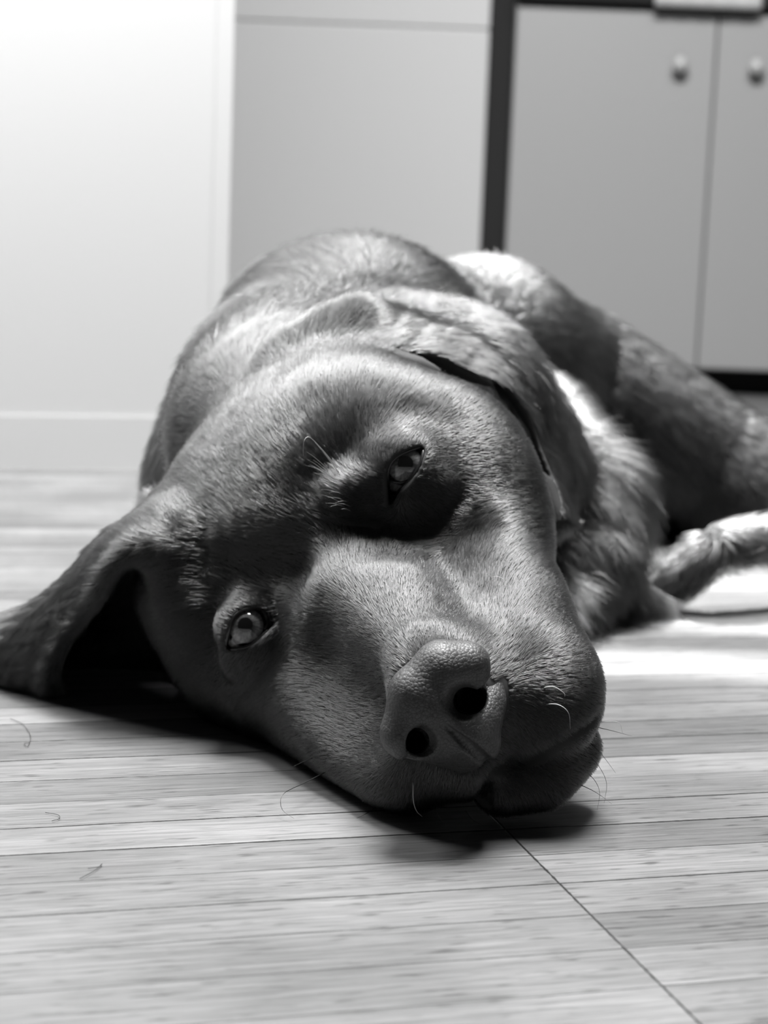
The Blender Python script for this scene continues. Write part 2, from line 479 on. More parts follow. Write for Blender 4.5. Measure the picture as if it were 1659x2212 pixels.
POLY_L, POLY_R = smooth_loop(LID_L, 48), smooth_loop(LID_R, 48)

# ears as flaps
def sheet_rows(curves, n):
    return [resample([W(*p) for p in c], n) for c in curves]
EAR_R = sheet_rows([
    [(365, 1170, .690), (290, 1180, .690), (240, 1225, .695), (205, 1290, .705), (140, 1360, .722), (108, 1440, .735), (118, 1490, .742)],
    [(350, 1120, .700), (255, 1165, .705), (200, 1225, .715), (140, 1290, .730), (60, 1360, .745), (0, 1430, .755), (10, 1478, .758)],
    [(350, 1100, .730), (235, 1170, .745), (160, 1255, .760), (80, 1320, .775), (-10, 1365, .790), (-95, 1425, .790), (-70, 1462, .785)],
    [(330, 1120, .775), (250, 1220, .790), (180, 1280, .805), (100, 1340, .82), (10, 1390, .83), (-60, 1430, .82), (-40, 1450, .80)],
], 15)
EAR_R2 = sheet_rows([
    [(345, 1090, .770), (250, 1220, .790), (180, 1280, .805), (100, 1340, .82)],
    [(400, 1260, .785), (300, 1330, .795), (200, 1370, .805), (110, 1400, .81)],
    [(450, 1400, .785), (330, 1440, .80), (220, 1450, .80), (125, 1458, .795)]], 8)
EAR_L = sheet_rows([
    [(700, 800, .760), (840, 800, .765), (940, 840, .765), (1010, 880, .765), (1040, 930, .760), (1070, 985, .755), (1110, 1040, .750), (1165, 1100, .745), (1190, 1130, .740)],
    [(650, 790, .724), (790, 778, .713), (905, 788, .713), (990, 822, .717), (1062, 858, .722), (1104, 930, .722), (1140, 1015, .722), (1183, 1090, .722), (1204, 1122, .722)],
    [(690, 702, .735), (800, 680, .738), (905, 715, .740), (1000, 745, .742), (1072, 800, .740), (1118, 872, .736), (1152, 965, .732), (1192, 1060, .728), (1214, 1112, .725)],
    [(720, 700, .775), (820, 672, .785), (930, 705, .79), (1020, 745, .79), (1085, 800, .785), (1130, 890, .778), (1160, 980, .77), (1195, 1060, .76), (1216, 1105, .75)],
], 17)

MOUTH = resample([W(1062, 1665, .566), W(1120, 1645, .5655), W(1190, 1612, .569), (W(1250, 1580, .578)), W(1300, 1545, .590)], 12)
PHIL = [W(972, 1575, .545), W(1018, 1615, .5475), W(1062, 1660, .556)]
PHIL2 = [W(1062, 1660, .562), W(1050, 1700, .568), W(1035, 1750, .580)]

def nostril_sdf(P):
    """two round holes running back, each with a slit curling round the wing"""
    c = lambda *a: s_chain(P, [(W(x, y, d), r/1000) for x, y, d, r in a], .004)
    h = c((985, 1511, .5485, 4.3), (1004, 1518, .5530, 4.7), (1014, 1512, .566, 4.6), (1016, 1506, .585, 4.6))
    h = np.minimum(h, c((1004, 1520, .5520, 4.2), (1036, 1519, .5572, 3.0), (1057, 1486, .5622, 1.8), (1063, 1455, .5655, 1.1)))
    g = c((914, 1597, .5505, 4.3), (906, 1601, .558, 4.4), (895, 1600, .570, 4.2), (895, 1600, .588, 4.2))
    g = np.minimum(g, c((912, 1610, .556, 3.0), (893, 1628, .5590, 1.9), (876, 1634, .5620, 1.2)))
    return np.minimum(h, g)

def head_sdf(P):
    E = lambda px, py, d, r, R=HEAD: s_ell(P, W(px, py, d), r, R)
    B = lambda px, py, d, r: s_ball(P, W(px, py, d), r)
    # skull
    d = B(605, 1130, .732, .0512)
    d = smin(d, B(745, 990, .742, .0535), .02)
    d = smin(d, E(690, 1090, .690, (.056, .030, .034)), .02)            # forehead plate
    d = smin(d, B(918, 1064, .700, .0412), .018)                        # dog's left temple and cheek
    d = smin(d, B(1025, 1165, .684, .0295), .024)
    d = smin(d, B(972, 1090, .690, .0250), .024)
    d = smin(d, B(455, 1270, .722, .0310), .018)                        # right temple
    d = smin(d, B(560, 1395, .715, .0370), .018)                        # right cheek on the floor
    # muzzle
    d = smin(d, s_spline(P, [(W(725, 1205, .690), .034), (W(825, 1345, .638), .0285), (W(915, 1455, .592), .0190)]), .022)
    d = smin(d, s_spline(P, [(W(1035, 1240, .668), .026), (W(1110, 1390, .628), .0250), (W(1120, 1470, .605), .0235)]), .014)
    d = smin(d, E(1150, 1505, .603, (.0245, .023, .027)), .016)         # left flew
    d = smin(d, s_spline(P, [(W(650, 1480, .685), .026), (W(770, 1560, .640), .0235), (W(845, 1610, .603), .0215)]), .020)
    d = smin(d, B(905, 1625, .594, .0195), .010)                         # right flew
    d = smin(d, B(960, 1510, .581, .0200), .018)                         # under the nose leather
    d = smin(d, B(1000, 1640, .582, .0140), .008)
    # lower lip and chin
    d = smin(d, s_chain(P, [(W(1085, 1690, .592), .0115), (W(1165, 1668, .596), .0135), (W(1215, 1615, .608), .0135)]), .004)
    # brows, folds and lids
    d = smin(d, s_ball(P, W(770, 1000, .703), .0405), .024)
    d = smin(d, s_ball(P, W(972, 985, .688), .0235), .020)
    d = smin(d, s_cone(P, W(640, 775, .737), W(770, 722, .740), .013, .015), .014)
    d = smin(d, s_cone(P, W(700, 985, .671), W(790, 950, .669), .0095, .0080), .012)
    d = smin(d, s_cone(P, W(765, 1065, .651), W(810, 1040, .650), .0085, .0075), .010)
    d = smin(d, s_cone(P, W(400, 1180, .700), W(425, 1300, .694), .014, .010), .014)
    d = smin(d, s_cone(P, W(520, 1250, .682), W(600, 1270, .672), .0075, .007), .010)
    d = smax(d, -s_cone(P, W(636, 1425, .617), W(715, 1530, .591), .0165, .0185), .022)            # beside the muzzle
    # hollows
    d = smax(d, -s_cone(P, W(778, 986, .6425), W(850, 972, .6405), .0026, .0022), .005)       # crease over the left eye
    d = smax(d, -s_cone(P, W(900, 1120, .628), W(975, 1100, .637), .008, .008), .014)       # below the left eye
    d = smax(d, -s_cone(P, W(735, 1125, .630), W(810, 1125, .630), .008, .007), .018)
    d = smax(d, -s_cone(P, W(470, 1225, .662), W(610, 1225, .648), .010, .009), .018)       # over the right eye
    d = smin(d, s_ball(P, EYE_L, .0134), .013)
    d = smin(d, s_ball(P, EYE_R, .0132), .008)
    d = smin(d, s_cone(P, W(880, 1075, .650), W(935, 1050, .653), .006, .006), .008)
    d = smin(d, s_cone(P, W(520, 1425, .672), W(600, 1385, .665), .006, .006), .008)
    return d

def body_sdf(P):
    d = s_chain(P, [(W(640, 950, .80), .060), (W(655, 900, .87), .066), (W(760, 815, 1.0), .076)])
    d = smin(d, s_chain(P, [(W(760, 815, 1.0), .076), (W(900, 805, 1.12), .074), (W(1040, 795, 1.18), .066)]), .03)
    d = smin(d, s_chain(P, [(W(628, 716, 1.05), .041), (W(745, 672, 1.12), .043)]), .03)
    d = smin(d, s_chain(P, [(W(1040, 775, 1.20), .064), (W(1220, 822, 1.26), .056), (W(1520, 1003, 1.28), .053), (W(1800, 1190, 1.27), .053)]), .04)
    d = smin(d, s_chain(P, [(W(940, 900, .88), .060), (W(1040, 1010, .95), .057), (W(1120, 1120, .96), .045), (W(1205, 1280, .93), .024), (W(1190, 1345, .91), .020)]), .03)
    d = smin(d, s_chain(P, [(W(1150, 965, 1.05), .045), (W(1255, 1090, .99), .037), (W(1290, 1205, .95), .022)]), .02)
    d = smin(d, s_chain(P, [(W(700, 1080, .95), .10), (W(950, 1120, 1.10), .09)]), .03)
    d = smin(d, s_chain(P, [(W(1000, 1050, 1.14), .08), (W(1300, 1130, 1.36), .065), (W(1800, 1150, 1.42), .065)]), .03)
    d = smin(d, s_chain(P, [(W(1260, 1230, .98), .03), (W(1330, 1310, .97), .022), (W(1400, 1330, .98), .014)]), .01)
    d = smin(d, s_chain(P, [(W(1420, 1300, .99), .008), (W(1470, 1245, .99), .012), (W(1540, 1185, .99), .013), (W(1640, 1165, 1.01), .011), (W(1800, 1190, 1.03), .018)]), .006)
    return d

EAR_FOLD = [(850, 766, .0026), (950, 803, .0046), (1060, 858, .0072), (1120, 942, .0078), (1163, 1032, .0056), (1201, 1116, .0022)]

def on_surface(fn, px, py, d0=.525, d1=.66):
    """first point of a shape met along the sight line through a place in the photograph"""
    ds = np.arange(d0, d1, .0004)
    f = fn(np.array([W(px, py, d) for d in ds], np.float32))
    k = np.argmax(f < 0)
    return W(px, py, ds[k])
MOUTH = resample([on_surface(head_sdf, x, y) for x, y in ((1062, 1662), (1100, 1650), (1150, 1632), (1200, 1608), (1245, 1582), (1285, 1556))], 14)
PHIL2 = [on_surface(head_sdf, x, y) for x, y in ((1058, 1652), (1060, 1672), (1052, 1700), (1042, 1728))]

def dog_sdf(P, detail=True):
    P = P.astype(np.float32)
    d = head_sdf(P)
    d = smin(d, body_sdf(P), .02)
    er = s_sheet(P, EAR_R, .0034)
    d = smin(d, er, .016)
    d = smin(d, s_sheet(P, EAR_R2, .0040), .010)
    el = s_sheet(P, EAR_L, .0030)
    d = smin(d, el, .006)
    if detail:
        lo, hi = P.min(0), P.max(0)
        m0 = near(P, W(840, 1660, .56), W(1090, 1440, .56), .03)
        if m0.any(): d[m0] = smax(d[m0], -nostril_sdf(P[m0])+.0005, .001)
        # deep fold between the head and the upper ear
        m0 = near(P, np.minimum(W(840, 1130, .70), W(840, 1130, .78)), np.maximum(W(1220, 740, .78), W(1220, 740, .70)), .02)
        if m0.any():
            q = P[m0]
            for dd_ in (.704, .718, .732, .746, .760, .774):
                d[m0] = smax(d[m0], -s_chain(q, [(W(x, y, dd_), r) for x, y, r in EAR_FOLD]), .003)
        # mouth and lip creases
        m1 = near(P, MOUTH.min(0), MOUTH.max(0), .03)
        if m1.any():
            q = P[m1]; e = d[m1]
            e = smax(e, -s_chain(q, [(p, .0022) for p in MOUTH]), .003)
            e = smax(e, -s_chain(q, [(p, .0034) for p in PHIL2]), .003)
            d[m1] = e
        for c, poly in ((EYE_L, POLY_L), (EYE_R, POLY_R)):
            m2 = near(P, c-.03, c+.03, 0)
            if m2.any():
                q = P[m2]; e = d[m2]
                px, py, dd = project(q.astype(float))
                sd = poly_sd(px, py, poly)*dd/FPX
                dc = project(c[None, :])[2][0]
                prism = np.maximum(sd, dd-dc)
                e = smax(e, -prism, .0012)
                e = smax(e, -s_ball(q, c, EYE_RAD+.0006), .0006)
                d[m2] = e
    return np.maximum(d, -P[:, 2]+0.0005).astype(np.float32)

def graded(a, b, fa, fb, fine, coarse):
    mid = np.arange(fa, fb, fine)
    lo = []; x = fa; s = fine
    while x > a: s = min(s*1.25, coarse); x -= s; lo.append(x)
    hi = []; x = mid[-1]; s = fine
    while x < b: s = min(s*1.25, coarse); x += s; hi.append(x)
    return np.array(lo[::-1]+list(mid)+hi)

FINE = 0.0010
xs = graded(-.24, .42, -.235, .095, FINE, .005)
ys = graded(.50, 1.54, .53, .74, FINE, .006)
zs = graded(-.004, .34, -.004, .175, FINE, .005)
skin, n, l, b = material('dog_skin')
b.inputs['Base Color'].default_value = (.02, .02, .02, 1); b.inputs['Roughness'].default_value = .8
dog, DV, DF = net_object('dog', dog_sdf, xs, ys, zs, skin)
tag(dog, 'large dark short-haired dog lying on its side with its cheek on the wooden floor', 'dog')

# ------------------------------------------------------------------ nose leather
nm, n, l, b = material('nose_leather')
b.inputs['Base Color'].default_value = (.035, .035, .035, 1)
b.inputs['Roughness'].default_value = .50
b.inputs['Specular IOR Level'].default_value = .55
tc = n.new('ShaderNodeTexCoord')
warp = n.new('ShaderNodeTexNoise'); warp.inputs['Scale'].default_value = 300
l.new(tc.outputs['Object'], warp.inputs['Vector'])
mx = n.new('ShaderNodeMix'); mx.data_type = 'VECTOR'; mx.inputs['Factor'].default_value = .0006
l.new(tc.outputs['Object'], mx.inputs['A']); l.new(warp.outputs['Color'], mx.inputs['B'])
vo = n.new('ShaderNodeTexVoronoi'); vo.feature = 'DISTANCE_TO_EDGE'; vo.inputs['Scale'].default_value = 820
l.new(mx.outputs['Result'], vo.inputs['Vector'])
rp = n.new('ShaderNodeMapRange'); rp.inputs['From Max'].default_value = .09; rp.interpolation_type = 'SMOOTHSTEP'
l.new(vo.outputs['Distance'], rp.inputs['Value'])
fine = n.new('ShaderNodeTexNoise'); fine.inputs['Scale'].default_value = 2500
l.new(tc.outputs['Object'], fine.inputs['Vector'])
ad = n.new('ShaderNodeMath'); ad.operation = 'MULTIPLY_ADD'; ad.inputs[1].default_value = .05
vd = n.new('ShaderNodeTexVoronoi'); vd.feature = 'F1'; vd.inputs['Scale'].default_value = 820; l.new(mx.outputs['Result'], vd.inputs['Vector'])
dm = n.new('ShaderNodeMath'); dm.operation = 'MULTIPLY_ADD'; dm.inputs[1].default_value = -1.1
l.new(vd.outputs['Distance'], dm.inputs[0])
hf = n.new('ShaderNodeMath'); hf.operation = 'MULTIPLY'; hf.inputs[1].default_value = .35
l.new(rp.outputs['Result'], hf.inputs[0]); l.new(hf.outputs[0], dm.inputs[2])
l.new(fine.outputs['Fac'], ad.inputs[0]); l.new(dm.outputs[0], ad.inputs[2])
bp = n.new('ShaderNodeBump'); bp.inputs['Strength'].default_value = .75; bp.inputs['Distance'].default_value = .00018
l.new(ad.outputs[0], bp.inputs['Height']); l.new(bp.outputs['Normal'], b.inputs['Normal'])
ck = n.new('ShaderNodeMapRange'); ck.inputs['To Min'].default_value = .008; ck.inputs['To Max'].default_value = .034
l.new(rp.outputs['Result'], ck.inputs['Value']); l.new(ck.outputs['Result'], b.inputs['Base Color'])

def nose_sdf(P, solid=False):
    P = P.astype(np.float32)
    c = lambda *a: s_chain(P, [(W(x, y, d), r/1000) for x, y, d, r in a], .004)
    d = c((872, 1580, .5605, 8.0), (905, 1500, .5600, 9.5), (955, 1445, .5600, 9.0), (1008, 1438, .5620, 7.4), (1021, 1466, .5625, 5.4))
    d = smin(d, c((950, 1535, .5600, 9.5), (1000, 1585, .5620, 8.0), (1040, 1618, .5655, 5.2)), .006)
    d = smin(d, c((1042, 1592, .5672, 5.4), (1047, 1548, .5674, 5.4), (1060, 1516, .5700, 4.4), (1069, 1480, .5730, 3.4)), .006)
    d = smin(d, c((885, 1599, .5625, 6.2), (940, 1612, .5655, 5.0), (1000, 1628, .5670, 4.8)), .006)
    if solid: return d.astype(np.float32)
    d = smax(d, -nostril_sdf(P), .0022)
    # groove down the middle
    d = smax(d, -s_chain(P, GROOVE), .0010)
    return d.astype(np.float32)

_solid = lambda P: np.minimum(nose_sdf(P, True), head_sdf(P))
GROOVE = [(on_surface(_solid, 966+96*t, 1570+86*t), .0008+.0013*min(1, 2*t)) for t in np.linspace(0, 1, 12)]
nx = np.arange(-.010, .046, .00045); ny = np.arange(.525, .600, .00045)
nz = np.arange(.020, .085, .00045)
nose, NV, NF = net_object('nose', nose_sdf, nx, ny, nz, nm, dog, relax=1)

# ------------------------------------------------------------------ eyes
def eye_material(name, pupil):
    m, n, l, b = material(name)
    b.inputs['Roughness'].default_value = .06
    b.inputs['Coat Weight'].default_value = 1.0; b.inputs['Coat Roughness'].default_value = .03
    tc = n.new('ShaderNodeTexCoord')
    sx = n.new('ShaderNodeSeparateXYZ'); l.new(tc.outputs['Object'], sx.inputs[0])
    at = n.new('ShaderNodeVectorMath'); at.operation = 'MULTIPLY'; at.inputs[1].default_value = (1, 1, 0)
    l.new(tc.outputs['Object'], at.inputs[0])
    ln = n.new('ShaderNodeVectorMath'); ln.operation = 'LENGTH'; l.new(at.outputs[0], ln.inputs[0])
    cr = n.new('ShaderNodeValToRGB'); l.new(ln.outputs['Value'], cr.inputs[0])
    mr = n.new('ShaderNodeMath'); mr.operation = 'MULTIPLY'; mr.inputs[1].default_value = 1/EYE_RAD
    l.new(ln.outputs['Value'], mr.inputs[0]); l.new(mr.outputs[0], cr.inputs[0])
    e = cr.color_ramp.elements
    e[0].position = 0; e[0].color = (.002, .002, .002, 1)
    e[1].position = pupil; e[1].color = (.002, .002, .002, 1)
    for p, v in ((pupil+.03, .05), (.50, .17), (.62, .14), (.66, .008), (.74, .008), (.80, .16), (1, .17)):
        q = e.new(p); q.color = (v, v, v, 1)
    # fibres of the iris
    gr = n.new('ShaderNodeTexGradient'); gr.gradient_type = 'RADIAL'; l.new(tc.outputs['Object'], gr.inputs[0])
    cb = n.new('ShaderNodeCombineXYZ'); k = n.new('ShaderNodeMath'); k.operation = 'MULTIPLY'; k.inputs[1].default_value = 24
    l.new(gr.outputs['Fac'], k.inputs[0]); l.new(k.outputs[0], cb.inputs[0])
    k2 = n.new('ShaderNodeMath'); k2.operation = 'MULTIPLY'; k2.inputs[1].default_value = 3; l.new(mr.outputs[0], k2.inputs[0]); l.new(k2.outputs[0], cb.inputs[1])
    no = n.new('ShaderNodeTexNoise'); no.inputs['Scale'].default_value = 1.6; l.new(cb.outputs[0], no.inputs[0])
    r2 = n.new('ShaderNodeMapRange'); r2.inputs['From Min'].default_value = .3; r2.inputs['From Max'].default_value = .7
    r2.inputs['To Min'].default_value = .55; r2.inputs['To Max'].default_value = 1.35; l.new(no.outputs['Fac'], r2.inputs['Value'])
    mm = n.new('ShaderNodeVectorMath'); mm.operation = 'SCALE'; l.new(cr.outputs[0], mm.inputs[0]); l.new(r2.outputs[0], mm.inputs['Scale'])
    l.new(mm.outputs[0], b.inputs['Base Color'])
    return m

def make_eye(centre, gaze_px, mat):
    """ball with a cornea bulge; local +Z is the gaze"""
    V, F = [], []
    NR, NS = 40, 64
    for i in range(NR+1):
        th = math.pi*i/NR
        for j in range(NS):
            ph = 2*math.pi*j/NS
            x, y, z = math.sin(th)*math.cos(ph), math.sin(th)*math.sin(ph), math.cos(th)
            q = math.sin(th)/.70
            bulge = .10*(1-q*q)**1.5 if (z > 0 and q < 1) else 0
            V.append((x*EYE_RAD, y*EYE_RAD, (z+bulge)*EYE_RAD))
    for i in range(NR):
        for j in range(NS):
            a, b2 = i*NS+j, i*NS+(j+1) % NS
            F.append((a, a+NS, b2+NS, b2))
    o = mesh_obj('eye', V, F, mat, dog)
    g = Vector(gaze_px-centre).normalized()
    q = g.to_track_quat('Z', 'Y')
    o.matrix_world = Matrix.Translation(Vector(centre)) @ q.to_matrix().to_4x4()
    return o
eye_m = eye_material('eye_iris', .26)
# each gaze passes through the iris centre as seen on the front of the ball
make_eye(EYE_L, W(876, 1001, .6415), eye_m)
make_eye(EYE_R, W(530, 1350, .6593), eye_m)

rim_m = plain('eyelid_rim', .012, .28, .6)
def tube(name, pts, rad, mat, parent, closed=False, seg=8):
    pts = np.array(pts, float); k = len(pts); V, F = [], []
    rad = np.broadcast_to(rad, (k,))
    up = None
    for i in range(k):
        t = (pts[(i+1) % k]-pts[i-1]) if closed else (pts[min(i+1, k-1)]-pts[max(i-1, 0)])
        t = t/np.linalg.norm(t)
        if up is None: up = np.cross(t, [0.3, .2, .9])
        s = up-t*(up @ t); s /= np.linalg.norm(s); up = s; c = np.cross(t, s)
        for j in range(seg):
            a = 2*math.pi*j/seg; V.append(pts[i]+rad[i]*(s*math.cos(a)+c*math.sin(a)))
    for i in range(k if closed else k-1):
        for j in range(seg):
            a, b2 = i*seg+j, i*seg+(j+1) % seg; c2, d2 = ((i+1) % k)*seg+(j+1) % seg, ((i+1) % k)*seg+j
            F.append((a, b2, c2, d2))
    if not closed:
        F.append(tuple(range(seg))[::-1]); F.append(tuple(range((k-1)*seg, k*seg)))
    return mesh_obj(name, V, F, mat, parent)

def ray_ball(px, py, c, r):
    ray = _f + _r*((px-FW/2)/FPX) - _u*((py-FH/2)/FPX)
    ray = ray/np.linalg.norm(ray); oc = CAMP-c
    bq = oc @ ray; disc = bq*bq-(oc @ oc-r*r)
    t = -bq-math.sqrt(max(disc, 0))
    return CAMP+ray*t
def lid(poly, c, rr):
    pts = [ray_ball(x, y, c, EYE_RAD+.0012) for x, y in poly]
    tube('eyelid', pts, rr, rim_m, dog, closed=True)
lid(POLY_L, EYE_L, .00085); lid(POLY_R, EYE_R, .0008)
# third eyelid: the dark fold in the inner corner
def haw(c, path, r):
    tube('third_eyelid', [ray_ball(x, y, c, EYE_RAD+.0002) for x, y in path], r, rim_m, dog)
haw(EYE_L, [(838, 1035), (850, 1041), (866, 1043), (882, 1038)], .0006)
haw(EYE_R, [(577, 1322), (580, 1336), (578, 1350), (572, 1360)], .0006)

# ------------------------------------------------------------------ fur
hair_m = bpy.data.materials.new('fur'); hair_m.use_nodes = True
n, l = hair_m.node_tree.nodes, hair_m.node_tree.links
for q in list(n): n.remove(q)
out = n.new('ShaderNodeOutputMaterial'); hb = n.new('ShaderNodeBsdfHairPrincipled')
hb.model = 'CHIANG'; hb.parametrization = 'COLOR'
hb.inputs['Color'].default_value = (.011, .011, .011, 1)
hb.inputs['Roughness'].default_value = .22; hb.inputs['Radial Roughness'].default_value = .5
hb.inputs['Random Roughness'].default_value = .3
hb.inputs['Coat'].default_value = .0
hi_ = n.new('ShaderNodeHairInfo'); hr = n.new('ShaderNodeMapRange'); hr.inputs['To Min'].default_value = .003; hr.inputs['To Max'].default_value = .026
hc_ = n.new('ShaderNodeCombineColor'); l.new(hi_.outputs['Random'], hr.inputs['Value'])
for i in range(3): l.new(hr.outputs['Result'], hc_.inputs[i])
l.new(hc_.outputs[0], hb.inputs['Color'])
l.new(hb.outputs[0], out.inputs[0])

def tri_sample(V, F, count, wfn):
    """random points on the quads of a mesh, weighted by area times wfn(centre)"""
    T = np.vstack([F[:, [0, 1, 2]], F[:, [0, 2, 3]]])
    A, B, Cc = V[T[:, 0]], V[T[:, 1]], V[T[:, 2]]
    ar = 0.5*np.linalg.norm(np.cross(B-A, Cc-A), axis=1)
    w = ar*wfn((A+B+Cc)/3)
    c = np.cumsum(w); k = np.searchsorted(c, RNG.random(count)*c[-1])
    k = np.clip(k, 0, len(T)-1)
    u, v = RNG.random(count), RNG.random(count); s = u+v > 1; u[s], v[s] = 1-u[s], 1-v[s]
    return A[k]+(B[k]-A[k])*u[:, None]+(Cc[k]-A[k])*v[:, None], c[-1]

def vnoise(P, s, seed):
    """smooth value noise, vectorised"""
    q = P*s+seed*17.3; i = np.floor(q).astype(np.int64); f = q-i; f = f*f*(3-2*f)
    def hsh(a):
        h = (a[:, 0]*73856093) ^ (a[:, 1]*19349663) ^ (a[:, 2]*83492791) ^ (seed*2654435761)
        h = (h ^ (h >> 13))*1274126177
        return ((h ^ (h >> 16)) & 0xffff)/65535.0
    r = 0
    for dx in (0, 1):
        for dy in (0, 1):
            for dz in (0, 1):
                w = (f[:, 0] if dx else 1-f[:, 0])*(f[:, 1] if dy else 1-f[:, 1])*(f[:, 2] if dz else 1-f[:, 2])
                r = r+w*hsh(i+np.array([dx, dy, dz]))
    return r

GUIDES = []     # (point in the photograph, distance, way the coat runs there in the photograph)
def guide(px, py, d, tx, ty, td=0.0, w=1.0):
    a = W(px, py, d); t = W(px+tx, py+ty, d+td)-a
    GUIDES.append((a, t/np.linalg.norm(t), w))
for g in [
    (940, 1370, .575, -5, -60, .03), (860, 1440, .575, -60, -40, .03), (1080, 1420, .58, 60, -35, .02),
    (800, 1300, .62, -30, -60, .04), (900, 1270, .63, 15, -60, .04), (1000, 1300, .63, 60, -40, .03), (700, 1400, .64, -60, -30, .03),
    (700, 1200, .64, -30, -60, .03), (780, 1180, .64, 0, -60, .02), (600, 1150, .66, -40, -60, .03), (640, 1000, .67, -5, -60, .03), (500, 1000, .69, -30, -50, .04),
    (700, 900, .69, 20, -60, .03), (600, 850, .71, 10, -60, .04), (850, 850, .68, 50, -45, .03), (950, 860, .68, 60, -20, .03),
    (760, 1060, .645, -60, -30, .0), (720, 1010, .65, -45, -60, .0), (800, 1100, .645, -60, 10, 0), (780, 960, .65, -10, -60, 0),
    (860, 940, .65, 30, -55, 0), (960, 990, .66, 60, 10, .01), (950, 1060, .65, 60, 30, .01), (900, 1140, .64, 50, 35, .01), (1000, 1120, .66, 60, 20, .02),
    (1060, 960, .69, 60, 20, .03), (1130, 1100, .68, 40, 60, .03), (1150, 1250, .67, 30, 60, .03), (1060, 1220, .65, 60, 20, .03),
    (520, 1280, .67, -50, -30, .0), (440, 1300, .69, -50, 15, .02), (400, 1180, .70, -60, 10, .03), (370, 1080, .71, -50, -10, .05),
    (420, 1400, .70, -45, 40, .02), (540, 1440, .68, -20, 60, .02), (640, 1400, .66, -20, 60, .01), (560, 1500, .69, -40, 40, .03), (700, 1500, .65, -40, 50, .02),
    (780, 1560, .62, -60, 10, .03), (760, 1630, .62, -50, 30, .03), (860, 1680, .59, -30, 60, .02), (950, 1690, .58, 5, 60, .02), (1010, 1700, .58, -10, 60, .02),
    (1120, 1580, .58, 40, 35, .01), (1180, 1500, .58, 60, 20, .01), (1240, 1540, .585, 50, 45, .02), (1200, 1420, .60, 60, -5, .03), (1120, 1690, .585, 25, 60, .02), (1210, 1660, .59, 50, 50, .03),
    (280, 1160, .74, -60, 50, .02), (180, 1280, .75, -60, 45, .01), (60, 1400, .76, -60, 45, .0), (160, 1370, .73, -60, 45, 0),
    (760, 700, .745, 50, -10, .02), (900, 730, .74, 60, 30, .01), (1060, 830, .735, 40, 60, .0), (1150, 1000, .73, 25, 60, 0),
    (560, 700, .95, -50, 60, .03), (450, 850, .90, -30, 60, .0), (760, 600, 1.08, -40, -20, .05), (650, 600, 1.08, -50, 30, 0), (950, 620, 1.05, 60, -10, .04),
    (1150, 750, 1.03, 60, 35, .04), (1350, 800, 1.05, 40, 60, .0), (1550, 950, 1.03, 30, 60, 0), (1250, 1000, .88, 45, 50, 0), (1300, 1150, .87, 50, 50, 0),
    (1240, 1300, .87, 10, 60, 0), (1330, 1300, .95, 10, 60, 0), (1500, 1220, .98, -40, 60, 0), (1600, 1150, 1.0, 60, 10, 0), (1100, 900, .88, 45, 50, 0)]:
    guide(*g)
GP = np.array([g[0] for g in GUIDES]); GD = np.array([g[1] for g in GUIDES])

def coat_dir(P):
    out = np.zeros((len(P), 3))
    for i in range(0, len(P), 50000):
        d2 = ((P[i:i+50000, None, :]-GP[None])**2).sum(2)+1e-5
        w = d2**-2.2
        out[i:i+50000] = (w[:, :, None]*GD[None]).sum(1)/w.sum(1)[:, None]
    return out/np.maximum(np.linalg.norm(out, axis=1, keepdims=True), 1e-6)

def grow(name, P, length, width, lift, mess, parent, body_fn, clump=0.22, seed=1, bend=.6):
    N = grad(body_fn, P)
    D = coat_dir(P)
    D = D-N*(D*N).sum(1)[:, None]; D /= np.maximum(np.linalg.norm(D, axis=1, keepdims=True), 1e-6)
    k = len(P)
    # locks: neighbouring hairs lean together
    side = np.cross(N, D)
    a = (vnoise(P, 140, seed)-.5)*1.0*clump+(vnoise(P, 420, seed+5)-.5)*1.5*clump+RNG.normal(0, mess, k)
    lf = lift*(0.8+.4*vnoise(P, 260, seed+9))+np.abs(RNG.normal(0, mess*.5, k))
    T = D*np.cos(a)[:, None]+side*np.sin(a)[:, None]
    L = length*(0.72+.5*RNG.random(k))*(.88+.24*vnoise(P, 200, seed+3))
    S = 5
    pts = np.zeros((k, S, 3), np.float32)
    pts[:, 0] = P-N*.0006
    cur = P.copy()
    for j in range(1, S):
        t = j/(S-1)
        el = lf*(1.25-bend*t*1.5)
        step = T*np.cos(el)[:, None]+N*np.sin(el)[:, None]
        cur = cur+step*(L/(S-1))[:, None]
        pts[:, j] = cur
    pts[:, :, 2] = np.maximum(pts[:, :, 2], .0006)
    hc = bpy.data.hair_curves.new(name)
    hc.add_curves([S]*k)
    hc.attributes['position'].data.foreach_set('vector', pts.ravel())
    prof = np.array([1, 1, .85, .6, .12], np.float32)
    w = (width*(.7+.6*RNG.random(k)))[:, None]*prof[None] if np.ndim(width) else (width*(.7+.6*RNG.random(k)))[:, None]*prof[None]
    ra = hc.attributes.get('radius') or hc.attributes.new('radius', 'FLOAT', 'POINT')
    ra.data.foreach_set('value', w.astype(np.float32).ravel())
    hc.materials.append(hair_m)
    o = bpy.data.objects.new(name, hc); COL.objects.link(o); o.parent = parent
    return o

